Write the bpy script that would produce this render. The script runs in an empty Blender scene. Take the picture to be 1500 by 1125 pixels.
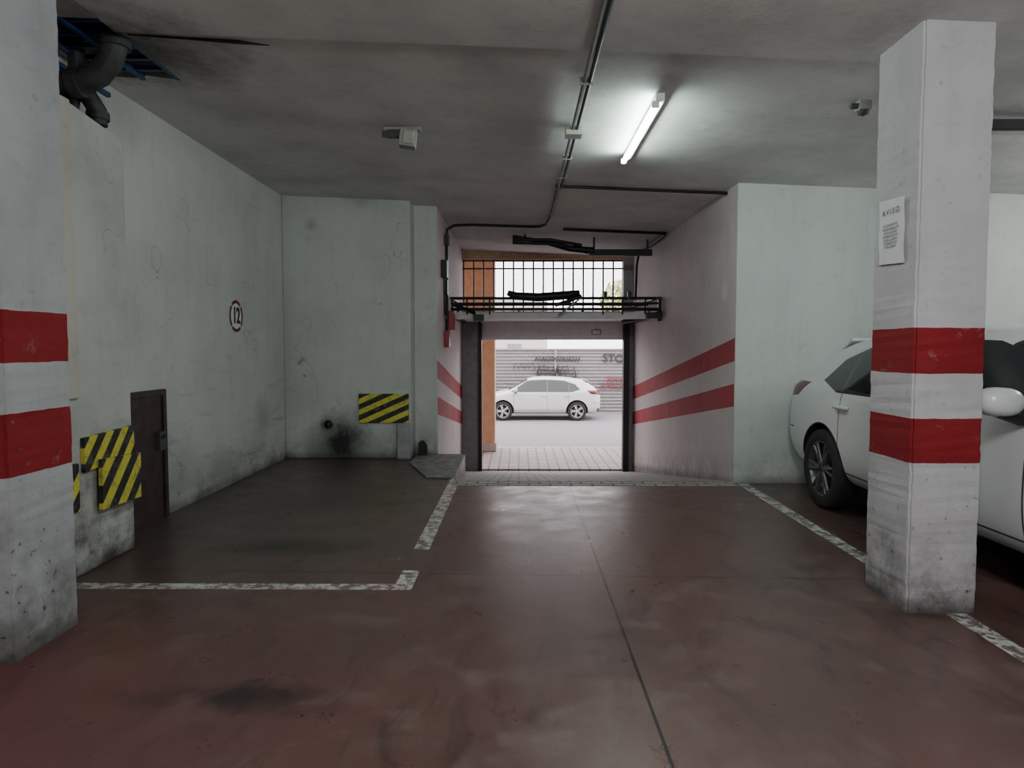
import bpy, bmesh, math, random
from mathutils import Vector, Matrix
random.seed(7)
D=bpy.data; S=bpy.context.scene; C=S.collection
try:
    S.view_settings.view_transform='AgX'
except Exception as e: print(e)

# ------------------------------------------------------------ node helpers
class NT:
    def __init__(s,name):
        s.m=D.materials.new(name); s.m.use_nodes=True
        s.t=s.m.node_tree; s.n=s.t.nodes; s.l=s.t.links
        s.b=s.n['Principled BSDF']
    def put(s,sock,val):
        if isinstance(val,bpy.types.NodeSocket): s.l.new(val,sock)
        elif val is not None:
            if isinstance(val,(tuple,list)) and len(val)==3 and sock.type=='RGBA': val=(*val,1)
            sock.default_value=val
    def math(s,op,a,b=None,c=None,clamp=False):
        n=s.n.new('ShaderNodeMath'); n.operation=op; n.use_clamp=clamp
        s.put(n.inputs[0],a)
        if b is not None: s.put(n.inputs[1],b)
        if c is not None: s.put(n.inputs[2],c)
        return n.outputs[0]
    def vmath(s,op,a,b=None):
        n=s.n.new('ShaderNodeVectorMath'); n.operation=op
        s.put(n.inputs[0],a)
        if b is not None: s.put(n.inputs[1],b)
        return n
    def mix(s,f,a,b,mode='MIX'):
        n=s.n.new('ShaderNodeMixRGB'); n.blend_type=mode
        s.put(n.inputs[0],f); s.put(n.inputs[1],a); s.put(n.inputs[2],b)
        return n.outputs[0]
    def pos(s): return s.n.new('ShaderNodeNewGeometry').outputs['Position']
    def obj(s): return s.n.new('ShaderNodeTexCoord').outputs['Object']
    def sep(s,v):
        n=s.n.new('ShaderNodeSeparateXYZ'); s.put(n.inputs[0],v); return n.outputs
    def noise(s,v,scale,detail=3,rough=.55,sc=None,dist=0):
        if sc: v=s.vmath('MULTIPLY',v,sc).outputs[0]
        n=s.n.new('ShaderNodeTexNoise'); s.put(n.inputs['Vector'],v)
        n.inputs['Scale'].default_value=scale; n.inputs['Detail'].default_value=detail
        n.inputs['Roughness'].default_value=rough; n.inputs['Distortion'].default_value=dist
        return n.outputs['Fac']
    def ramp(s,f,a,b,x=0.,y=1.):
        n=s.n.new('ShaderNodeMapRange'); n.clamp=True
        s.put(n.inputs[0],f); n.inputs[1].default_value=a; n.inputs[2].default_value=b
        n.inputs[3].default_value=x; n.inputs[4].default_value=y
        return n.outputs[0]
    def band(s,v,a,b):
        return s.math('MULTIPLY',s.math('GREATER_THAN',v,a),s.math('LESS_THAN',v,b))
    def rect(s,x,y,x0,x1,y0,y1):
        return s.math('MULTIPLY',s.band(x,x0,x1),s.band(y,y0,y1))
    def bump(s,h,strength=.2,dist=.02):
        n=s.n.new('ShaderNodeBump'); n.inputs['Strength'].default_value=strength
        n.inputs['Distance'].default_value=dist; s.put(n.inputs['Height'],h)
        s.l.new(n.outputs[0],s.b.inputs['Normal'])
    def set(s,**k):
        for a,v in k.items(): s.put(s.b.inputs[a.replace('_',' ')],v)
        return s.m
def simple(name,col,rough=.6,metal=0.,var=.12,em=None,ems=0.,spec=.5,coat=0):
    t=NT(name)
    if var>.03:
        n=t.noise(t.pos(),9,2)
        c=t.mix(t.ramp(n,.35,.7),col,tuple(x*(1-var*2) for x in col))
    else: c=col
    t.set(Base_Color=c,Roughness=rough,Metallic=metal)
    t.b.inputs['Specular IOR Level'].default_value=spec
    t.b.inputs['Coat Weight'].default_value=coat
    if em: t.set(Emission_Color=(*em,1),Emission_Strength=ems)
    return t.m

RED=(.25,.014,.020)
def wallmat(name,base,dark=None,stripes=(),slope=0.,grime=.5,spots=(),zoff=0.,red=RED,mott=.5,cracks=False,gz=.45,pits=False,scuff=0.):
    t=NT(name); p=t.pos(); x,y,z=t.sep(p)
    dark=dark or tuple(c*.70 for c in base)
    n1=t.noise(p,1.1,5,.62); n2=t.noise(p,7,5,.70); n3=t.noise(p,3.,3,.6,(3,3,.28))
    c=t.mix(t.ramp(n1,.40,.70,0,mott),base,dark)
    c=t.mix(t.ramp(n3,.52,.78,0,.22),c,tuple(v*.6 for v in base))
    c=t.mix(t.ramp(n2,.58,.74,0,.35),c,tuple(v*.5 for v in base))
    zz=t.math('ADD',z,zoff) if zoff else z
    if slope: zz=t.math('ADD',zz,t.math('MULTIPLY',t.math('SUBTRACT',y,7.22),slope))
    if stripes:
        ze=t.math('ADD',zz,t.math('MULTIPLY',t.math('SUBTRACT',n2,.5),.014))
        m=None
        for a,b in stripes:
            q=t.band(ze,a,b); m=q if m is None else t.math('ADD',m,q)
        wear=t.ramp(n2,.62,.74,1,.6)
        rc=t.mix(t.ramp(n1,.4,.7),red,tuple(v*.7 for v in red))
        c=t.mix(t.math('MULTIPLY',m,wear),c,rc)
    if scuff:
        sn=t.noise(p,2.2,4,.7,(1,.45,2.6),1.2)
        c=t.mix(t.math('MULTIPLY',t.ramp(sn,.56,.68,0,scuff),t.ramp(zz,.3,1.7,1,.05)),c,(.16,.16,.15))
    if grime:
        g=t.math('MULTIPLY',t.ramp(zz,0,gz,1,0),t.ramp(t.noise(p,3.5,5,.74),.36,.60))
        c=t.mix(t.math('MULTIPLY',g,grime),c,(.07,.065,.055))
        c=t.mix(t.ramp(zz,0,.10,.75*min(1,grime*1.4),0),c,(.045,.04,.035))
    if pits:
        pt=t.ramp(t.noise(p,28,2,.5),.685,.71,0,.75)
        c=t.mix(t.math('MULTIPLY',pt,t.ramp(zz,.2,1.0,1,.2)),c,(.04,.035,.03))
    for (sx,sy,sz),r,col,st in spots:
        d=t.vmath('DISTANCE',p,(sx,sy,sz)).outputs['Value']
        d=t.math('ADD',d,t.math('MULTIPLY',t.math('SUBTRACT',n2,.5),r*1.1))
        c=t.mix(t.ramp(d,r*.15,r,st,0),c,col)
    if cracks:
        cr=t.math('ABSOLUTE',t.math('SUBTRACT',t.noise(p,.9,3,.5),.5))
        cm=t.math('MULTIPLY',t.math('LESS_THAN',cr,.0011),t.ramp(n1,.50,.53))
        c=t.mix(t.math('MULTIPLY',cm,.5),c,(.12,.12,.11))
    t.set(Base_Color=c,Roughness=.75)
    t.b.inputs['Specular IOR Level'].default_value=.25
    t.bump(n2,.4,.010)
    return t.m

# ------------------------------------------------------------ mesh builder
class MB:
    def __init__(s): s.v=[];s.f=[];s.mi=[];s.sm=[];s.mats=[]
    def idx(s,m):
        if m not in s.mats: s.mats.append(m)
        return s.mats.index(m)
    def add(s,vs,fs,mat,smooth=False):
        o=len(s.v); s.v+= [tuple(v) for v in vs]
        i=s.idx(mat)
        for f in fs: s.f.append(tuple(o+k for k in f)); s.mi.append(i); s.sm.append(smooth)
        return s
    def hexa(s,p,mat):
        return s.add(p,[(0,3,2,1),(4,5,6,7),(0,1,5,4),(1,2,6,5),(2,3,7,6),(3,0,4,7)],mat)
    def box(s,x0,x1,y0,y1,z0,z1,mat):
        return s.hexa([(x0,y0,z0),(x1,y0,z0),(x1,y1,z0),(x0,y1,z0),(x0,y0,z1),(x1,y0,z1),(x1,y1,z1),(x0,y1,z1)],mat)
    def rbox(s,c,size,mat,rot=(0,0,0)):
        M=Matrix.Rotation(rot[2],3,'Z')@Matrix.Rotation(rot[1],3,'Y')@Matrix.Rotation(rot[0],3,'X')
        hx,hy,hz=[k/2 for k in size]
        P=[(-hx,-hy,-hz),(hx,-hy,-hz),(hx,hy,-hz),(-hx,hy,-hz),(-hx,-hy,hz),(hx,-hy,hz),(hx,hy,hz),(-hx,hy,hz)]
        return s.hexa([tuple(Vector(c)+M@Vector(q)) for q in P],mat)
    def prism(s,poly,z0,z1,mat):
        n=len(poly); vs=[(x,y,z0) for x,y in poly]+[(x,y,z1) for x,y in poly]
        fs=[tuple(range(n))[::-1],tuple(range(n,2*n))]+[(i,(i+1)%n,n+(i+1)%n,n+i) for i in range(n)]
        return s.add(vs,fs,mat)
    def tube(s,pts,r,mat,seg=10,caps=True,radii=None):
        pts=[Vector(p) for p in pts]; n=len(pts); vs=[];fs=[]
        up=None
        for i,p in enumerate(pts):
            a=(pts[i]-pts[i-1]).normalized() if i>0 else None
            b=(pts[i+1]-pts[i]).normalized() if i<n-1 else None
            d=((a or b)+(b or a))
            d=d.normalized() if d.length>1e-6 else (a or b)
            if up is None:
                up=Vector((0,0,1)) if abs(d.z)<.9 else Vector((1,0,0))
            u=up-d*up.dot(d)
            if u.length<1e-4: u=d.orthogonal()
            u.normalize(); w=d.cross(u); up=u
            rr=(radii[i] if radii else r)
            for j in range(seg):
                t=2*math.pi*j/seg
                vs.append(p+(u*math.cos(t)+w*math.sin(t))*rr)
        for i in range(n-1):
            for j in range(seg):
                k=(j+1)%seg
                fs.append((i*seg+j,i*seg+k,(i+1)*seg+k,(i+1)*seg+j))
        s.add(vs,fs,mat,True)
        if caps:
            s.add(vs[:seg],[tuple(range(seg))[::-1]],mat); s.add(vs[-seg:],[tuple(range(seg))],mat)
        return s
    def lathe(s,prof,c,axis,mat,seg=32,smooth=True):
        vs=[];fs=[];n=len(prof); c=Vector(c)
        ax={'x':(Vector((1,0,0)),Vector((0,1,0)),Vector((0,0,1))),'y':(Vector((0,1,0)),Vector((0,0,1)),Vector((1,0,0))),'z':(Vector((0,0,1)),Vector((1,0,0)),Vector((0,1,0)))}[axis]
        for j in range(seg):
            t=2*math.pi*j/seg
            for r,o in prof: vs.append(c+ax[0]*o+(ax[1]*math.cos(t)+ax[2]*math.sin(t))*r)
        for j in range(seg):
            k=(j+1)%seg
            for i in range(n-1): fs.append((j*n+i,k*n+i,k*n+i+1,j*n+i+1))
        return s.add(vs,fs,mat,smooth)
    def build(s,name,parent=None,bevel=0.,local=False,seg=2):
        me=D.meshes.new(name)
        if local or parent: off=Vector((0,0,0))
        else:
            xs,ys,zs=zip(*s.v); off=Vector(((min(xs)+max(xs))/2,(min(ys)+max(ys))/2,min(zs)))
        me.from_pydata([tuple(Vector(v)-off) for v in s.v],[],s.f)
        for m in s.mats: me.materials.append(m)
        for p,i,q in zip(me.polygons,s.mi,s.sm): p.material_index=i; p.use_smooth=q
        me.update()
        bm=bmesh.new(); bm.from_mesh(me); bmesh.ops.recalc_face_normals(bm,faces=bm.faces); bm.to_mesh(me); bm.free()
        o=D.objects.new(name,me); C.objects.link(o); o.location=off
        if parent: o.parent=parent
        if bevel:
            b=o.modifiers.new('bevel','BEVEL'); b.width=bevel; b.segments=seg; b.limit_method='ANGLE'
        return o
def empty(name,loc=(0,0,0),rotz=0.,scale=1.):
    e=D.objects.new(name,None); C.objects.link(e); e.location=loc; e.rotation_euler=(0,0,rotz)
    e.scale=(scale,)*3 if not isinstance(scale,tuple) else scale
    e.empty_display_size=.2; return e
def text(name,body,size,loc,rot,mat,parent=None,extrude=.001,align='CENTER'):
    cu=D.curves.new(name,'FONT'); cu.body=body; cu.size=size; cu.extrude=extrude
    cu.align_x=align; cu.align_y='CENTER'; cu.materials.append(mat)
    o=D.objects.new(name,cu); C.objects.link(o); o.location=loc; o.rotation_euler=rot
    if parent: o.parent=parent
    return o
def cz(x): return 3.245-.0424*x

# ------------------------------------------------------------ materials
STR=((.82,1.06),(1.30,1.545))
STRL=((.85,1.14),(1.37,1.61))
WB=(.58,.60,.578)
m_wall_l=wallmat('wall_left_paint',WB,grime=.6,cracks=True,scuff=.4,spots=[((-3.03,8.0,.62),.32,(.24,.25,.23),.5),((-3.03,6.0,.3),.5,(.25,.25,.23),.5),((-3.03,6.9,.1),.4,(.2,.2,.18),.5),((-3.03,5.2,3.3),.5,(.25,.25,.24),.4)])
m_wall_bl=wallmat('wall_back_paint',(.535,.565,.54),grime=.65,cracks=True,scuff=.2,spots=[((-2.30,8.78,.20),.50,(.010,.010,.010),.95),((-2.45,8.78,.45),.13,(.02,.02,.02),.7),((-2.65,8.78,3.0),.11,(.25,.25,.23),.6)])
m_wall_br=wallmat('wall_back_right_paint',(.55,.59,.57),grime=.4,mott=.35)
m_pass=wallmat('passage_paint',(.66,.60,.605),stripes=STR,slope=.1463,grime=.45,red=(.46,.07,.09),spots=[((2.27,7.6,2.05),.14,(.75,.75,.75),.7)],gz=.35,scuff=.1,mott=.35)
m_pill=wallmat('pillar_paint',(.54,.52,.545),stripes=STR,grime=.75,mott=.7,gz=.6,pits=True,scuff=.2)
m_pill_l=wallmat('pillar_left_paint',(.44,.445,.465),stripes=STRL,grime=.7,mott=.8,gz=.8,pits=True,scuff=.3)
m_pil=wallmat('pilaster_paint',(.52,.53,.505),grime=1.,mott=.8,gz=1.1,cracks=True,scuff=.55)
m_strip=wallmat('render_strip',(.54,.51,.46),grime=.3,mott=.8)
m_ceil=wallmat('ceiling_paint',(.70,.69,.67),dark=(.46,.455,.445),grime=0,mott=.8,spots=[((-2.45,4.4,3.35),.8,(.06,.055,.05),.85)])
m_conc=simple('bare_concrete',(.24,.235,.22),.8,var=.25)
m_black=simple('black_metal',(.015,.015,.017),.45,.3,var=0)
m_dark=simple('dark_grey',(.05,.05,.055),.6,var=0)
m_grey=simple('grey_plastic',(.30,.30,.29),.5)
m_beige=simple('beige_plastic',(.36,.345,.30),.5)
m_white=simple('white_plastic',(.75,.76,.76),.4,var=0)
m_paper=simple('paper',(.74,.74,.75),.8,var=.05)
m_ink=simple('ink',(.03,.03,.03),.7,var=0)
m_redbox=simple('red_plastic',(.34,.02,.03),.4)
m_redpaint=simple('red_paint',(.4,.03,.04),.6)
m_rust=simple('rusty_door_paint',(.048,.027,.027),.5,.1,var=.3)
m_blue=simple('blue_paint_metal',(.02,.06,.17),.5,.2)
m_pipe=simple('sooty_pipe',(.055,.055,.057),.6,var=.35)
m_frame=simple('door_frame_grey',(.33,.33,.35),.5)
m_shut=simple('door_panel_white',(.72,.71,.72),.45,var=.06)
m_orange=simple('orange_render',(.56,.36,.24),.8,var=.08)
m_tube=simple('lit_tube',(1,1,1),.4,var=0,em=(.80,1,.92),ems=95)
m_tubeoff=simple('unlit_tube',(.5,.5,.5),.3,var=0)

def floor_material():
    t=NT('painted_floor'); p=t.pos(); x,y,z=t.sep(p)
    n1=t.noise(p,.8,5,.62); n2=t.noise(p,3.2,6,.72); n3=t.noise(p,.45,3,.5)
    n4=t.noise(p,4,4,.7,(1,.4,1),1.5)
    c=t.mix(t.ramp(n1,.36,.64),(.125,.060,.054),(.080,.048,.042))
    c=t.mix(t.ramp(n2,.5,.70,0,.75),c,(.175,.12,.105))
    c=t.mix(t.ramp(n4,.52,.68,0,.6),c,(.030,.021,.019))
    c=t.mix(t.ramp(n3,.45,.6,0,.45),c,(.072,.048,.042))
    bay=t.math('MULTIPLY',t.ramp(x,-.2,-1.2,0,1),t.ramp(y,4.0,4.8,0,1))
    c=t.mix(t.math('MULTIPLY',bay,.6),c,(.066,.053,.044))
    d=t.vmath('DISTANCE',p,(-2.0,2.5,0)).outputs['Value']
    c=t.mix(t.ramp(d,.2,1.4,.5,0),c,(.15,.034,.04))
    for (sx,sy),r,st,sc in [((-1.65,4.85),.45,.9,(.7,1.8,1)),((-1.15,2.72),.30,.85,(.6,2.2,1)),((-1.9,6.3),.6,.5,(1,1,1)),((.4,5.6),.4,.65,(1,.6,1)),((-1.2,6.2),.14,.8,(1,1,1)),((.15,6.3),.22,.6,(1,1,1))]:
        v=t.vmath('MULTIPLY',t.vmath('SUBTRACT',p,(sx,sy,0)).outputs[0],sc).outputs[0]
        dd=t.vmath('LENGTH',v).outputs['Value']
        dd=t.math('ADD',dd,t.math('MULTIPLY',t.math('SUBTRACT',n2,.5),r*3.2))
        c=t.mix(t.ramp(dd,r*.2,r,st,0),c,(.012,.010,.010))
    m=t.rect(x,y,-2.76,-.64,3.985,4.085)
    for a in ((-.75,-.64,3.985,4.34),(-.75,-.64,4.80,7.5),(2.31,2.42,-3,7.2)):
        m=t.math('MAXIMUM',m,t.rect(x,y,*a))
    wear=t.ramp(t.noise(p,12,5,.75),.46,.54,1,.12)
    c=t.mix(t.math('MULTIPLY',m,wear),c,(.56,.56,.54))
    j=t.math('MAXIMUM',t.math('LESS_THAN',t.math('ABSOLUTE',t.math('SUBTRACT',x,.53)),.007),
             t.math('LESS_THAN',t.math('ABSOLUTE',t.math('SUBTRACT',t.math('ADD',y,t.math('MULTIPLY',x,.028)),4.26)),.005))
    c=t.mix(j,c,(.006,.005,.005))
    t.set(Base_Color=c,Roughness=t.ramp(n2,.3,.7,.24,.46))
    t.b.inputs['Specular IOR Level'].default_value=.6
    t.bump(t.math('SUBTRACT',t.math('MULTIPLY',n2,.5),j),.12,.02)
    return t.m
m_floor=floor_material()

def tiles(name,a,b,mortar,scale,bw=.5,rh=.25,off=.5,ms=.02):
    t=NT(name); p=t.pos()
    br=t.n.new('ShaderNodeTexBrick'); t.l.new(p,br.inputs['Vector'])
    br.inputs['Color1'].default_value=(*a,1); br.inputs['Color2'].default_value=(*b,1); br.inputs['Mortar'].default_value=(*mortar,1)
    br.inputs['Scale'].default_value=scale; br.inputs['Mortar Size'].default_value=ms
    br.inputs['Brick Width'].default_value=bw; br.inputs['Row Height'].default_value=rh; br.offset=off
    c=t.mix(t.ramp(t.noise(p,3,3),.4,.7,0,.4),br.outputs['Color'],tuple(v*.6 for v in a))
    t.set(Base_Color=c,Roughness=.7)
    return t.m
m_ramp=tiles('ramp_pavers',(.40,.37,.36),(.31,.28,.28),(.10,.09,.09),1,.22,.11,ms=.012)
m_side=tiles('sidewalk_tiles',(.40,.34,.35),(.34,.29,.31),(.13,.10,.11),1,.2,.4,off=0,ms=.014)
m_road=simple('asphalt',(.25,.23,.255),.85,var=.08)
m_kerb=simple('kerb_stone',(.45,.42,.42),.8)

def hazard(name,axis,ang,period,off=0.):
    t=NT(name); p=t.pos(); x,y,z=t.sep(p); h=y if axis=='y' else x
    v=t.math('ADD',t.math('MULTIPLY',h,math.cos(ang)),t.math('MULTIPLY',z,math.sin(ang)))
    f=t.math('FRACT',t.math('ADD',t.math('DIVIDE',v,period),off+50))
    m=t.math('LESS_THAN',f,.5)
    w=t.ramp(t.noise(p,16,4,.7),.50,.66,0,.6)
    c=t.mix(m,(.012,.012,.012),(.62,.58,.06)); c=t.mix(w,c,(.12,.12,.09))
    t.set(Base_Color=c,Roughness=.6); return t.m

# ------------------------------------------------------------ room shell
MB().box(-3.3,9,-7,7.3,-.4,0,m_floor).box(-3.3,-.72,7.3,9.1,-1.2,0,m_floor).build('floor')
MB().prism([(-1.35,8.35),(-1.02,7.45),(-.72,7.45),(-.72,9.05),(-1.35,9.05)],0.0,.02,m_conc).build('trim_1',bevel=.01)
MB().hexa([(-1.3,7.3,-.3),(2.6,7.3,-.3),(2.6,13.35,-1.3),(-1.3,13.35,-1.3),(-1.3,7.3,0),(2.6,7.3,0),(2.6,13.35,-.95-.041),(-1.3,13.35,-.95-.041)],m_ramp).box(-.71,2.28,7.06,7.302,0,.004,m_ramp).build('floor_ramp')

xs=[-3.3,-2.95,-2.42,9]; ys=[-7,4.05,4.95,13.2]; cb=MB()
for i in range(3):
    for j in range(3):
        if i==1 and j==1: continue
        a,b=xs[i],xs[i+1]; c,d=ys[j],ys[j+1]
        cb.hexa([(a,c,cz(a)),(b,c,cz(b)),(b,d,cz(b)),(a,d,cz(a)),(a,c,cz(a)+.25),(b,c,cz(b)+.25),(b,d,cz(b)+.25),(a,d,cz(a)+.25)],m_ceil)
a,b=-2.42,9; c,d=-7,4.17
cb.hexa([(a,c,cz(a)-.02),(b,c,cz(b)-.02),(b,d,cz(b)-.02),(a,d,cz(a)-.02),(a,c,cz(a)+.01),(b,c,cz(b)+.01),(b,d,cz(b)+.01),(a,d,cz(a)+.01)],m_ceil)
cb.box(-3.0,-2.40,4.0,5.0,4.1,4.2,m_dark)
for q in ((-3.0,-2.95,4.0,5.0),(-2.42,-2.37,4.0,5.0),(-3.0,-2.37,4.0,4.05),(-3.0,-2.37,4.95,5.0)): cb.box(*q,3.6,4.15,m_dark)
cb.build('ceiling')

MB().box(-3.3,-3.03,-7,9.3,0,3.6,m_wall_l).build('wall_left')
MB().box(-3.03,-1.39,8.78,9.3,0,3.6,m_wall_bl).box(-1.39,-1.085,9.06,9.10,0,3.6,m_wall_bl).build('wall_back',bevel=.012)
MB().box(-1.39,-1.085,9.10,13.1,-1.2,3.6,m_pass).build('wall_passage_left')
MB().prism([(2.28,7.24),(2.6,7.24),(2.6,13.1),(2.175,13.1)],-1.2,3.6,m_pass).build('wall_passage_right')
MB().box(2.28,2.6,7.22,7.24,0,3.6,m_wall_br).box(2.6,9,7.22,7.5,0,3.6,m_wall_br).build('wall_back_right')
MB().box(8.7,9,-7,7.22,0,3.6,m_wall_br).build('wall_right')
MB().box(-3.3,9,-7.3,-7,0,3.6,m_wall_br).build('wall_rear')
fw=MB()
fw.box(-9,-1.085,13.1,13.35,-1.2,7,m_orange).box(2.175,9,13.1,13.35,-1.2,7,m_orange).box(-1.085,2.175,13.1,13.35,3.12,7,m_orange)
fw.build('wall_front')
MB().box(-9,9,13.35,16.6,3.5,4.2,m_orange).build('arcade_soffit')
for nm,x0,x1 in (('arcade_column',-1.6,-.55),('arcade_column',5.5,6.4)):
    MB().box(x0,x1,15.6,16.25,-.95,3.5,m_orange).box(x0-.03,x1+.03,15.57,16.28,-.95,-.75,m_kerb).build(nm,bevel=.01)

# ------------------------------------------------------------ pillars
def pillar(x0,x1,y0,y1,mat,zt):
    mb=MB(); mb.box(x0,x1,y0,y1,0,zt,mat)
    o=mb.build('concrete_pillar')
    bm=bmesh.new(); bm.from_mesh(o.data)
    be=[e for e in bm.edges if abs((e.verts[0].co-e.verts[1].co).normalized().z)>.9]
    bmesh.ops.bevel(bm,geom=be,offset=.012,segments=2,affect='EDGES')
    ve=[e for e in bm.edges if e.calc_length()>2]
    bmesh.ops.subdivide_edges(bm,edges=ve,cuts=90,use_grid_fill=True)
    r=random.Random(5)
    zs={}
    for v in bm.verts:
        kz=(round(v.co.z,2),round(v.co.x*4),round(v.co.y*4))
        if kz not in zs: zs[kz]=(r.uniform(-.0025,.0025),r.uniform(-.0025,.0025))
        v.co.x+=zs[kz][0]; v.co.y+=zs[kz][1]
    bm.to_mesh(o.data); bm.free(); return o
pillar(2.10,2.475,3.65,4.10,m_pill,3.15)
pillar(-2.80,-2.30,3.02,3.48,m_pill_l,3.35)
pillar(2.10,2.55,-2.8,-2.35,m_pill,3.15)
pillar(-2.80,-2.30,-2.9,-2.45,m_pill_l,3.35)

p=MB()
p.hexa([(-3.03,3.95,0),(-2.76,3.95,0),(-2.76,4.82,0),(-3.03,4.82,0),(-3.03,3.95,2.98),(-2.76,3.95,2.98),(-2.76,4.82,2.88),(-3.03,4.82,2.95)],m_pil)
p.box(-2.77,-2.735,3.95,4.22,1.12,2.95,m_strip)
p.build('wall_pilaster',bevel=.012)
g=empty('shaft_pipework')
p=MB()
el=[(-2.50,4.32,3.75),(-2.50,4.32,3.45),(-2.51,4.33,3.33),(-2.55,4.33,3.22),(-2.62,4.33,3.14),(-2.72,4.32,3.09),(-2.84,4.32,3.08),(-2.96,4.32,3.10)]
p.tube(el,.075,m_pipe,16)
p.tube([(-2.51,4.33,3.36),(-2.51,4.33,3.30)],.09,m_pipe,16)
p.tube([(-2.72,4.32,3.09),(-2.79,4.32,3.083)],.088,m_pipe,16)
p.tube([(-2.95,4.36,3.14),(-2.86,4.46,3.12),(-2.82,4.54,3.08),(-2.80,4.60,3.01),(-2.80,4.60,2.915)],.058,m_pipe,14)
p.tube([(-2.80,4.60,3.0),(-2.80,4.60,2.95)],.070,m_pipe,14)
p.tube([(-2.80,4.15,3.7),(-2.80,4.15,3.2),(-2.86,4.15,2.99)],.045,m_pipe,12)
p.tube([(-2.90,4.55,3.7),(-2.90,4.55,3.25),(-2.92,4.5,2.99)],.05,m_pipe,12)
p.tube([(-2.66,4.62,3.7),(-2.70,4.62,3.3),(-2.80,4.50,3.2),(-2.95,4.44,3.2)],.04,m_pipe,12)
p.build('pipes',g)
p=MB()
for y in (4.12,4.3,4.48,4.66,4.84): p.rbox((-2.69,y,3.38),(.58,.03,.03),m_blue)
for x in (-2.93,-2.68,-2.43): p.rbox((x,4.5,3.36),(.03,.92,.03),m_blue)
p.rbox((-2.9,4.5,3.22),(.03,.8,.03),m_blue).rbox((-2.9,4.3,3.1),(.03,.03,.5),m_blue)
p.build('blue_rack',g)

p=MB()
p.box(-3.03,-3.005,4.95,5.75,.0,1.09,m_rust)
p.box(-3.005,-2.99,4.95,5.75,1.04,1.09,m_rust).box(-3.005,-2.99,5.70,5.75,0,1.04,m_rust).box(-3.005,-2.99,4.95,5.0,0,1.04,m_rust)
p.box(-3.005,-2.975,5.60,5.70,.58,.74,m_dark); p.tube([(-2.98,5.65,.70),(-2.95,5.65,.70),(-2.95,5.60,.70)],.008,m_black)
p.build('door_1',bevel=.004)

hz1=hazard('hazard_a','y',math.radians(-40),.13)
hz2=hazard('hazard_b','y',math.radians(-42),.15,.3)
hz3=hazard('hazard_c','x',math.radians(-66),.128,.1)
def quadpanel(x,t,pts,mat,name):
    P=[(x,y,z) for y,z in pts]+[(x+t,y,z) for y,z in pts]
    MB().hexa(P,mat).build(name,bevel=.004)
quadpanel(-2.76,.03,[(4.24,.65),(4.80,.70),(4.79,.89),(4.24,.87)],hz1,'hazard_bumper_panel')
quadpanel(-2.73,.03,[(4.36,.385),(4.81,.375),(4.82,.69),(4.37,.715)],hz2,'hazard_bumper_panel')
quadpanel(-2.76,.03,[(4.02,.42),(4.18,.42),(4.18,.72),(4.02,.72)],hz2,'hazard_bumper_panel')
MB().box(-2.06,-1.42,8.74,8.78,.47,.845,hz3).build('hazard_bumper_panel',bevel=.004)
MB().box(-1.57,-1.40,8.72,8.78,0,.468,m_frame).box(-1.56,-1.41,8.70,8.72,.02,.45,m_frame).build('corner_guard',bevel=.008)
p=MB(); p.box(-1.32,-1.22,8.93,9.06,.02,.15,m_black); p.tube([(-1.27,8.95,.17),(-1.27,8.88,.17)],.05,m_black,14); p.build('photocell_sensor',bevel=.006)
p=MB(); p.lathe([(.035,0),(.05,-.015),(.055,-.03),(.0,-.03)],(-2.46,8.78,.45),'y',m_black,18); p.tube([(-2.46,8.76,.45),(-2.44,8.72,.41)],.015,m_pipe); p.build('pipe_stub')

g=empty('bay_number_sign',(-3.03,7.31,1.775))
p=MB()
def arc(mb,r0,r1,a0,a1,x,mat,n=12):
    for i in range(n):
        t0=a0+(a1-a0)*i/n; t1=a0+(a1-a0)*(i+1)/n
        q=[(x,r0*math.cos(t0),r0*math.sin(t0)),(x,r1*math.cos(t0),r1*math.sin(t0)),(x,r1*math.cos(t1),r1*math.sin(t1)),(x,r0*math.cos(t1),r0*math.sin(t1))]
        mb.add(q,[(0,1,2,3)],mat)
for i in range(4):
    a=math.pi/2*i+.07+math.pi/4; b=math.pi/2*(i+1)-.07+math.pi/4
    arc(p,.137,.158,a,b,.004,m_ink); arc(p,.158,.172,a,b,.0045,m_redpaint)
arc(p,.0005,.165,0,2*math.pi,.002,m_white,32)
p.build('disc',g)
tx=text('digits','12',.205,(.008,0,0),(math.pi/2,0,math.pi/2),m_ink,g); tx.data.offset=.005; tx.scale=(.9,1.15,1)

# ------------------------------------------------------------ ceiling services
p=MB(); X=.43
def cc(x,y,d=.04): return (x,y,cz(x)-d)
p.tube([cc(X,-3),cc(X,5.55)],.014,m_grey); p.tube([cc(X+.035,-3),cc(X+.035,5.55)],.014,m_dark)
p.tube([cc(X,5.7),cc(X,7.56)],.014,m_grey); p.tube([cc(X+.035,5.7),cc(X+.035,7.56)],.013,m_dark)
p.tube([cc(X,7.56,.03),cc(2.27,7.56,.03)],.018,m_black)
p.tube([cc(X,7.56),cc(X,9.2),cc(X-.04,9.8),cc(X-.12,10.0),cc(X-.25,10.05),cc(-.7,10.1),cc(-.95,10.1,.06),(-1.05,10.1,3.17),(-1.06,10.1,3.0),(-1.06,10.1,1.67)],.021,m_black)
for y in (3.2,4.6,6.4,7.1): p.rbox((X+.015,y,cz(X)-.035),(.085,.02,.045),m_grey)
p.rbox((X+.01,5.62,cz(X)-.05),(.13,.13,.07),m_beige)
p.rbox((X,7.56,cz(X)-.035),(.06,.06,.05),m_dark)
p.tube([cc(.65,10.15),cc(2.15,10.15),cc(2.17,10.3),cc(2.12,12.2),(2.12,12.4,2.9),(2.12,12.5,2.3)],.022,m_black)
p.build('electrical_conduit')

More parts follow.
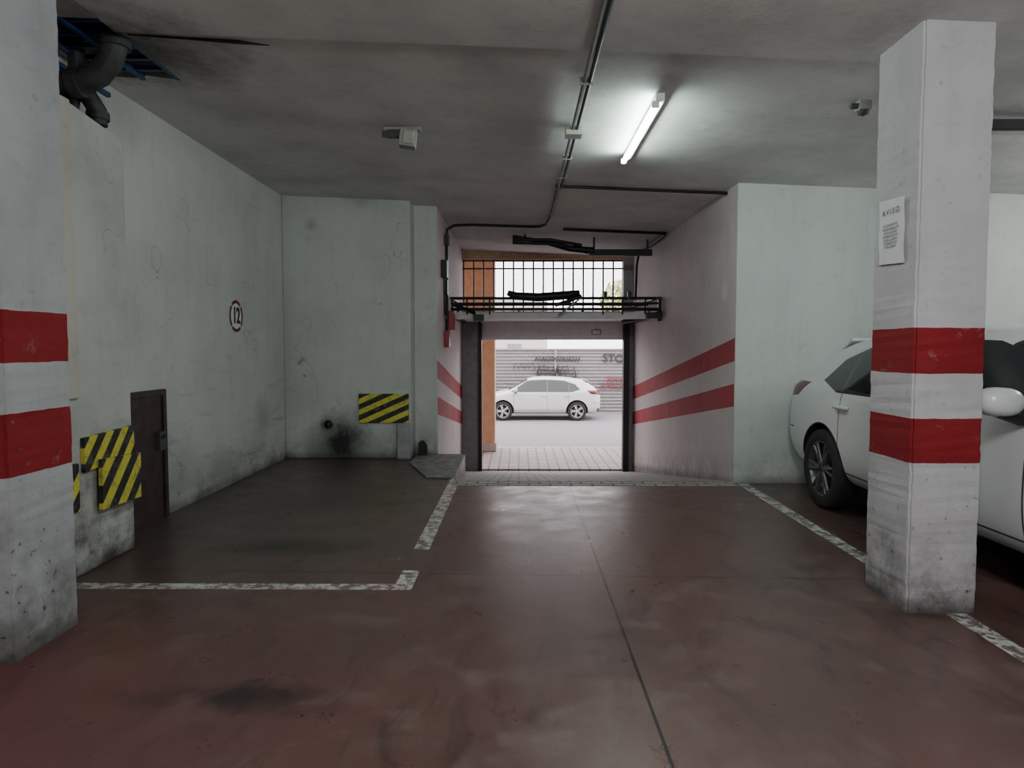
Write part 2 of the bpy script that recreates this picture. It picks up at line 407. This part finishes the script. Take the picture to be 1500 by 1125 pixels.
def batten(x,y0,y1,lit=True,fix=None,pw=0):
    g=empty('fluorescent_batten'); mb=MB(); z=cz(x)
    if y0<4.1: z-=.02
    z-=.003
    mb.box(x-.03,x+.03,y0,y1,z-.055,z,fix or m_white)
    mb.box(x-.055,x-.005,y0+.01,y0+.04,z-.095,z-.05,fix or m_white); mb.box(x-.055,x-.005,y1-.04,y1-.01,z-.095,z-.05,fix or m_white)
    mb.build('housing',g,bevel=.004)
    MB().tube([(x-.03,y0+.04,z-.078),(x-.03,y1-.04,z-.078)],.020,m_tube if lit and not pw else m_tubeoff,12).build('tube',g)
    if pw:
        for f in (.25,.75):
            l=D.lights.new('lamp','POINT'); l.energy=pw/2; l.color=(.97,1,.98); l.shadow_soft_size=.12
            o=D.objects.new('lamp',l); C.objects.link(o); o.location=(x-.03,y0+(y1-y0)*f,z-.30); o.parent=g
    return g
batten(.98,4.83,6.33)
# further lit battens of the same garage, around the viewpoint, then one added fill
batten(.85,.2,1.7,pw=170)
batten(-1.4,-4.6,-3.1,pw=170)
batten(5.6,4.2,5.7,pw=105)  # unseen batten, added to light the right back wall
    
p=MB(); p.box(3.3,4.7,4.93,5.03,cz(4)-.09,cz(4)-.03,m_dark); p.tube([(3.34,4.98,cz(4)-.11),(4.66,4.98,cz(4)-.11)],.016,m_tubeoff); p.build('unlit_batten')
p=MB(); p.box(2.35,2.43,4.82,4.90,cz(2.4)-.06,cz(2.4),m_grey); p.lathe([(.04,0),(.035,-.025),(.0,-.04)],(2.39,4.86,cz(2.4)-.06),'z',m_dark,16); p.tube([(2.30,4.86,cz(2.4)-.03),(2.36,4.86,cz(2.4)-.03)],.02,m_dark); p.build('motion_sensor')
z=cz(-.95); p=MB()
p.box(-1.10,-.98,5.78,5.84,z-.09,z-.03,m_dark).box(-1.13,-.82,5.80,5.86,z-.03,z,m_grey)
p.rbox((-.93,5.82,z-.10),(.14,.12,.14),m_grey,(0,.12,.1)).rbox((-.915,5.755,z-.10),(.09,.01,.11),m_beige,(0,.12,.1))
p.rbox((-1.08,5.78,z-.075),(.12,.02,.05),m_dark,(0,.1,0))
p.build('emergency_light',bevel=.005)
p=MB()
p.tube([(-2.38,4.24,cz(-2.38)-.004),(-2.0,4.26,cz(-2)-.006),(-1.75,4.27,cz(-1.75)-.008),(-1.52,4.25,cz(-1.5)-.03)],.01,m_black,6,radii=[.004,.008,.014,.003]); p.build('hanging_plaster_strip')

g=empty('entrance_control_boxes')
p=MB()
p.box(-1.085,-1.02,9.98,10.12,2.93,3.08,m_dark).box(-1.085,-1.0,9.55,9.75,2.42,2.66,m_black)
p.box(-1.085,-1.03,9.9,10.02,2.2,2.42,m_black)
p.tube([(-1.05,9.65,2.42),(-1.05,9.66,1.9),(-1.05,10.0,1.85)],.012,m_black)
p.build('black_boxes',g,bevel=.005)
MB().box(-1.085,-.955,10.1,10.28,1.70,1.98,m_redbox).box(-1.085,-1.01,9.90,10.06,1.44,1.68,m_redbox).build('red_boxes',g,bevel=.008)

g=empty('paper_notice')
p=MB(); N=8; vs=[];fs=[]
for i in range(N+1):
    y=3.76+.26*i/N
    for j in range(N+1):
        zz=1.91+.36*j/N+ (y-3.9)*.06
        vs.append((2.094-.006*abs(math.sin(i*1.1+j*.7))-.004*(j/N),y,zz))
for i in range(N):
    for j in range(N): fs.append((i*(N+1)+j,(i+1)*(N+1)+j,(i+1)*(N+1)+j+1,i*(N+1)+j+1))
p.add(vs,fs,m_paper,True); p.build('sheet',g)
text('heading','A V I S O',.045,(2.082,3.89,2.20),(math.pi/2,0,-math.pi/2),m_dark,g,extrude=.0005)
text('body','Se comunica a los\nseniores usuarios del\ngaraje que deben\nmantener la puerta\ncerrada y respetar\nlas plazas de cada\nvecino. Gracias',.020,(2.082,3.89,2.07),(math.pi/2,0,-math.pi/2),m_grey,g,extrude=.0005)

# ------------------------------------------------------------ garage door assembly
g=empty('overhead_garage_door')
p=MB()
p.box(-.98,2.06,10.7,12.98,1.93,1.975,m_shut)
for x in (-.95,0.0,1.0,2.03): p.box(x-.02,x+.02,10.72,12.98,1.975,2.02,m_frame)
p.box(-.99,2.10,10.62,10.70,1.88,1.985,m_shut)
p.build('raised_leaf',g,bevel=.005)
p=MB()
p.box(-.70,1.99,13.0,13.1,1.585,1.95,m_shut).box(-1.085,2.175,13.02,13.25,1.95,2.13,m_frame)
p.box(-1.085,-.76,13.02,13.2,-.95,1.95,m_frame)
p.box(2.08,2.175,13.02,13.2,-.95,1.95,m_frame)
p.build('frame',g,bevel=.006)
p=MB()
p.box(-.77,-.70,12.85,13.02,-.93,1.95,m_black).box(1.97,2.08,12.85,13.02,-.93,1.95,m_black)
p.build('posts',g,bevel=.004)
MB().box(1.38,1.56,12.985,13.0,1.68,1.78,m_grey).box(1.40,1.54,12.98,12.985,1.695,1.765,m_white).build('maker_plate',g)
p=MB(); Y=10.6
for zz,r in ((2.20,.022),(2.12,.016),(2.03,.024)): p.tube([(-1.05,Y,zz),(2.2,Y,zz)],r,m_black,8)
p.tube([(-1.05,11.6,2.16),(2.18,11.6,2.16)],.018,m_black,8)
for x in (-1.03,-.8,-.45,1.3,1.6,1.95,2.19): p.tube([(x,Y,2.2),(x,Y,1.95)],.013,m_black,6)
for x in (-1.04,2.13):
    p.tube([(x,10.55,2.2),(x,13.0,2.2)],.02,m_black,8)
    p.tube([(x,10.55,1.9),(x,13.0,1.9)],.018,m_black,8)
p.rbox((2.17,10.6,2.03),(.05,.08,.36),m_black)
p.tube([(2.18,10.5,1.98),(1.95,10.7,1.90),(1.7,11.2,1.86)],.034,m_black,8)
p.rbox((2.07,10.5,1.93),(.24,.08,.09),m_black)
p.tube([(-1.0,10.5,2.1),(-.7,10.6,1.98),(-.6,11.0,1.86)],.030,m_black,8)
p.rbox((-.62,10.55,1.90),(.16,.08,.10),m_black)
p.tube([(-.17,10.4,2.27),(-.05,10.4,2.22),(.3,10.4,2.20),(.7,10.4,2.23),(.92,10.4,2.27)],.035,m_black,8,radii=[.04,.06,.065,.065,.04])
p.tube([(.55,10.4,2.08),(.75,10.4,2.14),(.95,10.4,2.22)],.028,m_black,8)
p.tube([(.6,10.4,1.93),(.7,10.4,2.0),(.95,10.4,2.2)],.014,m_frame,8)
for x in (1.33,1.7): p.rbox((x,10.58,2.24),(.05,.06,.12),m_black)
p.build('lifting_frame',g)
p=MB()
p.rbox((1.62,11,2.95),(1.0,.07,.10),m_black,(0,0,0))
p.tube([(1.2,11,2.98),(.8,11,3.02),(.45,11.0,3.11),(-.1,11,3.21)],.03,m_black,8,radii=[.055,.05,.038,.028])
p.tube([(1.0,10.95,3.06),(.5,10.9,3.14),(-.1,10.9,3.14)],.026,m_black,8)
p.tube([(-.1,10.95,3.1),(.6,10.95,3.08),(1.1,11,2.95)],.022,m_black,8)
for x in (1.2,2.05,.1): p.tube([(x,11,2.95 if x>1 else 3.15),(x,11,cz(x))],.014,m_black,6)
p.build('ceiling_arm',g)

p=MB(); n=17
for i in range(n):
    x=-1.06+ (2.0+1.06)*i/(n-1); p.tube([(x,13.2,2.13),(x,13.2,3.12)],.016,m_black,6)
for zz in (2.17,2.95,3.10): p.box(-1.085,2.0,13.185,13.215,zz-.014,zz+.014,m_black)
p.build('window_grille')
MB().box(1.99,2.175,13.1,13.3,2.13,3.12,m_frame).build('trim_2')

# ------------------------------------------------------------ street
MB().box(-14,16,13.35,16.3,-1.2,-.95,m_side).build('sidewalk')
MB().box(-14,16,16.3,16.45,-1.2,-.96,m_kerb).build('kerb')
MB().box(-30,30,16.45,70,-1.3,-.98,m_road).build('road')
m_fence=simple('corrugated_steel',(.34,.325,.34),.5,.0,var=.08)
p=MB(); vs=[];fs=[]; nz=19*4; z0=-.98; z1=1.37
for i in range(nz+1):
    z=z0+(z1-z0)*i/nz; w=(i%4); dy=[0,0,.07,.07][w]
    vs+=[(-14,25+dy,z),(16,25+dy,z)]
for i in range(nz): fs.append((2*i,2*i+1,2*i+3,2*i+2))
p.add(vs,fs,m_fence)
for x in range(-14,17,3): p.box(x+.3,x+.38,24.97,25.1,-.98,1.40,m_frame)
p.box(-14,16,24.98,25.1,1.35,1.40,m_frame)
p.build('corrugated_fence')
g=empty('fence_graffiti')
p=MB(); rr=random.Random(3)
def squig(x0,x1,zc,h,n,mat,r=.018):
    pts=[]
    for i in range(n): pts.append((x0+(x1-x0)*i/(n-1)+rr.uniform(-.03,.03),24.95,zc+(h if i%2 else -h)*rr.uniform(.5,1)))
    p.tube(pts,r,mat,6)
squig(.6,2.2,1.02,.09,30,m_ink,.028); squig(.65,1.5,.62,.26,11,m_ink,.032); squig(1.3,2.1,.55,.28,9,m_ink,.032); squig(.6,1.4,.4,.1,7,m_ink,.025)
squig(-.2,.6,.75,.16,9,m_ink,.015)
squig(3.0,4.2,.05,.2,16,m_redpaint,.028); squig(3.2,4.1,.28,.12,10,m_redpaint,.028)
squig(5,6.2,.5,.25,14,m_ink,.03); squig(-3.5,-2,.6,.3,14,m_ink,.03)
p.build('scribbles',g)
tx=text('tag','STOP',.42,(3.55,24.93,1.02),(math.pi/2,.05,0),m_ink,g); tx.data.offset=.01
m_bld=simple('pale_render',(.66,.60,.58),.8,var=.05); m_win=simple('far_window',(.3,.32,.35),.2)
p=MB(); p.box(-26,2,48,58,-.98,4.6,m_bld)
for i in range(12):
    for j in range(2): p.box(-25+i*2.2,-24+i*2.2,47.97,48,.4+j*2,1.7+j*2,m_win)
p.box(-26,2,47.8,58,4.6,4.8,m_kerb)
p.build('distant_building')
m_leaf=simple('leaves',(.42,.47,.18),.7,var=.2); m_bark=simple('bark',(.12,.08,.05),.9)
def tree(x,y,h,R,n=1400):
    mb=MB(); mb.tube([(x,y,-.98),(x+.1,y,h*.5),(x,y,h)],.15,m_bark,8,radii=[.2,.14,.05])
    for i in range(n):
        while True:
            v=Vector([random.uniform(-1,1) for _ in range(3)])
            if v.length<1: break
        c=Vector((x,y,h))+Vector((v.x*R,v.y*R,v.z*R*.7))
        a=Vector([random.uniform(-1,1) for _ in range(3)]).normalized(); b=a.orthogonal().normalized()
        s_=random.uniform(.08,.16)
        mb.add([c-a*s_,c+b*s_*.5,c+a*s_,c-b*s_*.5],[(0,1,2,3)],m_leaf)
    mb.build('tree')
tree(5.0,30,3.5,1.5); tree(8.6,31,3.2,1.9)

# ------------------------------------------------------------ cars
def car_paint(name,col,R=.385,wx=1.30,tz=(.87,1.045)):
    t=NT(name); p=t.obj(); x,y,z=t.sep(p); ay=t.math('ABSOLUTE',y)
    def poly(pts):
        cx=sum(a for a,b in pts)/len(pts); cy=sum(b for a,b in pts)/len(pts); m=None
        for i in range(len(pts)):
            (x0,y0),(x1,y1)=pts[i],pts[(i+1)%len(pts)]
            a,b=-(y1-y0),(x1-x0); c=-(a*x0+b*y0)
            if a*cx+b*cy+c<0: a,b,c=-a,-b,-c
            d=t.vmath('DOT_PRODUCT',p,(a,0,b)).outputs['Value']
            q=t.math('GREATER_THAN',d,-c); m=q if m is None else t.math('MULTIPLY',m,q)
        return m
    side=t.math('GREATER_THAN',ay,.60)
    gl=t.math('MULTIPLY',poly([(1.05,.975),(.44,1.37),(-.2,1.40),(-.85,1.365),(-1.25,1.235),(-1.42,1.06),(-1.1,.975)]),side)
    pil=None
    for a,w_ in ((-.26,.03),(-1.02,.02)): 
        q=t.band(x,a-w_,a+w_); pil=q if pil is None else t.math('ADD',pil,q)
    pil=t.math('MULTIPLY',pil,gl)
    ws=t.math('MULTIPLY',t.math('MULTIPLY',t.band(x,.44,1.12),t.math('LESS_THAN',ay,.60)),t.math('GREATER_THAN',z,.97))
    rw=t.math('MULTIPLY',t.math('MULTIPLY',t.band(x,-2.02,-1.60),t.math('LESS_THAN',ay,.55)),t.math('GREATER_THAN',z,1.06))
    glass=t.math('MAXIMUM',gl,t.math('MAXIMUM',ws,rw))
    low=t.band(z,.34,.99); sm=None
    for a in (.92,-.26,-1.0):
        q=t.math('LESS_THAN',t.math('ABSOLUTE',t.math('SUBTRACT',x,a)),.006)
        sm=q if sm is None else t.math('MAXIMUM',sm,q)
    sm=t.math('MULTIPLY',t.math('MULTIPLY',sm,low),side)
    s2=t.math('MULTIPLY',t.math('LESS_THAN',t.math('ABSOLUTE',t.math('SUBTRACT',z,.36)),.006),t.band(x,-.98,.92))
    sm=t.math('MAXIMUM',sm,t.math('MULTIPLY',s2,side))
    hatch=t.math('MULTIPLY',t.math('LESS_THAN',t.math('ABSOLUTE',t.math('SUBTRACT',z,.62)),.007),t.math('LESS_THAN',x,-1.85))
    sm=t.math('MAXIMUM',sm,hatch)
    blk=t.math('LESS_THAN',z,.27)
    for s_ in (-wx,wx):
        dx=t.math('SUBTRACT',x,s_); dz=t.math('SUBTRACT',z,.33)
        d=t.math('SQRT',t.math('ADD',t.math('MULTIPLY',dx,dx),t.math('MULTIPLY',dz,dz)))
        blk=t.math('MAXIMUM',blk,t.math('LESS_THAN',d,R))
    grill=t.math('MULTIPLY',t.math('MULTIPLY',t.math('GREATER_THAN',x,2.0),t.band(z,.38,.56)),t.math('LESS_THAN',ay,.5))
    diff=t.math('MULTIPLY',t.math('LESS_THAN',x,-2.0),t.math('LESS_THAN',z,.42))
    blk=t.math('MAXIMUM',blk,t.math('MAXIMUM',grill,diff))
    tail=t.math('MULTIPLY',poly([(-2.3,tz[0]),(-2.3,tz[1]),(-1.62,tz[1]-.01),(-1.80,tz[0]+.04)]),t.math('GREATER_THAN',ay,.42))
    head=t.math('MULTIPLY',poly([(2.3,.58),(2.3,.72),(1.62,.80),(1.85,.64)]),t.math('GREATER_THAN',ay,.42))
    c=t.mix(sm,col,(.04,.04,.04)); c=t.mix(blk,c,(.012,.012,.013)); c=t.mix(tail,c,(.10,.008,.012)); c=t.mix(head,c,(.35,.37,.4))
    c=t.mix(glass,c,(.018,.022,.024)); c=t.mix(pil,c,(.06,.06,.06))
    r=t.mix(blk,(.28,)*3,(.8,)*3); r=t.mix(glass,r,(.06,)*3); r=t.mix(tail,r,(.25,)*3)
    t.set(Base_Color=c,Roughness=r); t.b.inputs['Coat Weight'].default_value=.25
    t.b.inputs['Coat Roughness'].default_value=.08
    return t.m
m_tyre=simple('tyre_rubber',(.018,.018,.018),.85,var=0)
m_rimd=simple('dark_alloy',(.13,.13,.135),.35,.7,var=0)
m_rims=simple('silver_alloy',(.55,.55,.56),.3,.8,var=0)
m_arch=simple('arch_black',(.01,.01,.01),.9,var=0)
def make_car(loc,rotz,scale,paint,rim,spokes):
    e=empty('car',loc,rotz,scale)
    ST=[(-2.15,.42,.84,.90,.62,.70,.66,.50),(-2.11,.33,.92,.98,.74,.82,.76,.58),(-2.02,.27,.99,1.08,.82,.88,.83,.62),(-1.90,.24,1.02,1.19,.85,.90,.86,.62),
        (-1.64,.22,1.01,1.36,.87,.905,.87,.62),(-1.3,.22,.995,1.42,.885,.91,.875,.625),(-.85,.22,.985,1.46,.885,.91,.88,.64),(-.3,.22,.975,1.485,.885,.91,.88,.65),
        (.15,.22,.97,1.475,.885,.91,.88,.64),(.42,.22,.965,1.43,.885,.91,.88,.63),(.75,.22,.96,1.25,.885,.91,.88,.66),(1.08,.22,.95,1.045,.885,.91,.875,.72),
        (1.3,.22,.90,.985,.88,.91,.86,.70),(1.65,.24,.84,.93,.86,.895,.82,.64),(1.92,.26,.76,.84,.80,.84,.74,.56),(2.08,.28,.66,.73,.70,.74,.64,.46),(2.15,.32,.55,.60,.58,.62,.52,.36)]
    vs=[];fs=[];R=16
    for (x,zb,zl,zt,wl,wm,wb,wt) in ST:
        zm=.60 if zl>.7 else (zb+zl)/2+.02
        half=[(0,zb),(wl*.8,zb),(wl,zb+.09),(wm,zm),(wb+.01,zl-.03),(wb-.03,zl+.012),(wt+.02,max(zt-.07,zl+.03)),(wt-.12,zt-.005),(0,zt+.012)]
        ring=[(x,a,b) for a,b in half]+[(x,-a,b) for a,b in half[-2:0:-1]]
        vs+=ring
    n=len(ST)
    for i in range(n-1):
        for j in range(R):
            k=(j+1)%R; fs.append((i*R+j,i*R+k,(i+1)*R+k,(i+1)*R+j))
    fs.append(tuple(range(R))); fs.append(tuple((n-1)*R+j for j in range(R))[::-1])
    me=D.meshes.new('body'); me.from_pydata(vs,[],fs); me.materials.append(paint)
    bm=bmesh.new(); bm.from_mesh(me); bmesh.ops.recalc_face_normals(bm,faces=bm.faces); bm.to_mesh(me); bm.free()
    o=D.objects.new('body',me); C.objects.link(o)
    ss=o.modifiers.new('s','SUBSURF'); ss.levels=3; ss.render_levels=3
    cut=MB()
    for sx in (-1.30,1.30):
        for sy in (-1,1):
            cut.tube([(sx,sy*.60,.33),(sx,sy*1.15,.33)],.375,m_arch,48)
    cm=D.meshes.new('cut'); cm.from_pydata(cut.v,[],cut.f)
    bm=bmesh.new(); bm.from_mesh(cm); bmesh.ops.remove_doubles(bm,verts=bm.verts,dist=1e-5); bmesh.ops.recalc_face_normals(bm,faces=bm.faces); bm.to_mesh(cm); bm.free()
    co=D.objects.new('cut',cm); C.objects.link(co)
    b=o.modifiers.new('b','BOOLEAN'); b.object=co; b.operation='DIFFERENCE'; b.solver='EXACT'
    dg=bpy.context.evaluated_depsgraph_get(); dg.update()
    nm=D.meshes.new_from_object(o.evaluated_get(dg)); o.modifiers.clear(); o.data=nm
    nm.materials.clear(); nm.materials.append(paint)
    for pgn in nm.polygons: pgn.use_smooth=True; pgn.material_index=0
    try: nm.set_sharp_from_angle(angle=math.radians(40))
    except Exception as ex: print(ex)
    D.objects.remove(co)
    o.parent=e
    for sx in (-1.30,1.30):
        for sy in (-1,1):
            mb=MB(); c=(sx,sy*.80,.33)
            pr=[(.225,.09),(.245,.100),(.30,.100),(.322,.085),(.33,.05),(.33,-.05),(.322,-.085),(.30,-.10),(.22,-.10),(.21,-.02),(.215,.05),(.225,.09)]
            mb.lathe([(r,o_*sy) for r,o_ in pr],c,'y',m_tyre,40)
            mb.lathe([(.232,.088*sy),(.222,.094*sy),(.212,.08*sy),(.205,.0),(.0,-.01*sy)],c,'y',m_rimd if spokes>5 else m_rims,40)
            mb.lathe([(.19,.012*sy),(.0,.012*sy)],c,'y',m_arch,24)
            mb.lathe([(.13,.02*sy),(.0,.02*sy)],c,'y',m_rimd,24)
            mb.lathe([(.055,.03*sy),(.05,.075*sy),(.0,.08*sy)],c,'y',rim,20)
            for k in range(spokes):
                for dd in (-.15,.15):
                    a=2*math.pi*k/spokes; a1=a+dd
                    p0=Vector((c[0]+.035*math.cos(a),c[1]+.068*sy,c[2]+.035*math.sin(a)))
                    p1=Vector((c[0]+.213*math.cos(a1),c[1]+.082*sy,c[2]+.213*math.sin(a1)))
                    mb.tube([p0,p1],.015,rim,6,radii=[.022,.017])
            mb.build('wheel',e)
    for sy in (-1,1):
        mb=MB()
        vs2=[];N1,N2=10,14
        for i in range(N1+1):
            th=math.pi*i/N1
            for j in range(N2):
                ph=2*math.pi*j/N2
                def sp(v,p_): return math.copysign(abs(v)**p_,v)
                vs2.append((.86+.085*sp(math.sin(th)*math.cos(ph),.8),sy*(1.0+.115*sp(math.cos(th),.8)),1.06+.075*sp(math.sin(th)*math.sin(ph),.8)))
        f2=[(i*N2+j,i*N2+(j+1)%N2,(i+1)*N2+(j+1)%N2,(i+1)*N2+j) for i in range(N1) for j in range(N2)]
        mb.add(vs2,f2,m_cwhite,True)
        mb.rbox((.86,sy*.94,.985),(.08,.20,.04),m_black,(sy*.3,0,0))
        mb.box(.775,.79,sy*.92 if sy>0 else -1.08,sy*1.08 if sy>0 else -.92,1.01,1.11,m_dark)
        mb.build('mirror',e)
        mb=MB()
        for hx in (-.12,-.95):
            mb.tube([(hx-.09,sy*.893,.865),(hx-.07,sy*.925,.87),(hx+.07,sy*.925,.87),(hx+.09,sy*.893,.865)],.016,m_cwhite,8)
        mb.build('door_handles',e)
    mb=MB(); mb.rbox((-2.15,0,.74),(.02,.52,.12),m_white); mb.rbox((2.16,0,.44),(.02,.5,.11),m_white)
    mb.rbox((-1.64,0,1.36),(.20,1.0,.03),m_cwhite,(0,-.45,0)) ; mb.rbox((-1.25,0,1.44),(.12,.03,.05),m_black)
    mb.build('plates_and_spoiler',e,bevel=.006)
    return e
m_cwhite=simple('white_body_parts',(.62,.64,.65),.28,var=0)
pw=car_paint('white_car_paint',(.62,.64,.65)); 
make_car((3.60,4.67,0),-math.pi/2,(1.11,1.,1.08),pw,m_rimd,6)
make_car((.70,23.3,-.98),math.pi,(.94,.95,.97),pw,m_rims,5)

# ------------------------------------------------------------ world / camera
w=D.worlds.new('overcast'); S.world=w; w.use_nodes=True
bg=w.node_tree.nodes['Background']; bg.inputs[0].default_value=(1,.96,.98,1); bg.inputs[1].default_value=5.5
cam=D.cameras.new('camera'); co=D.objects.new('camera',cam); C.objects.link(co)
cam.sensor_width=36; cam.lens=24; cam.clip_start=.05; cam.clip_end=300
co.location=(0,0,1.44); co.rotation_euler=(math.radians(90-3.06),0,math.radians(.573))
S.camera=co
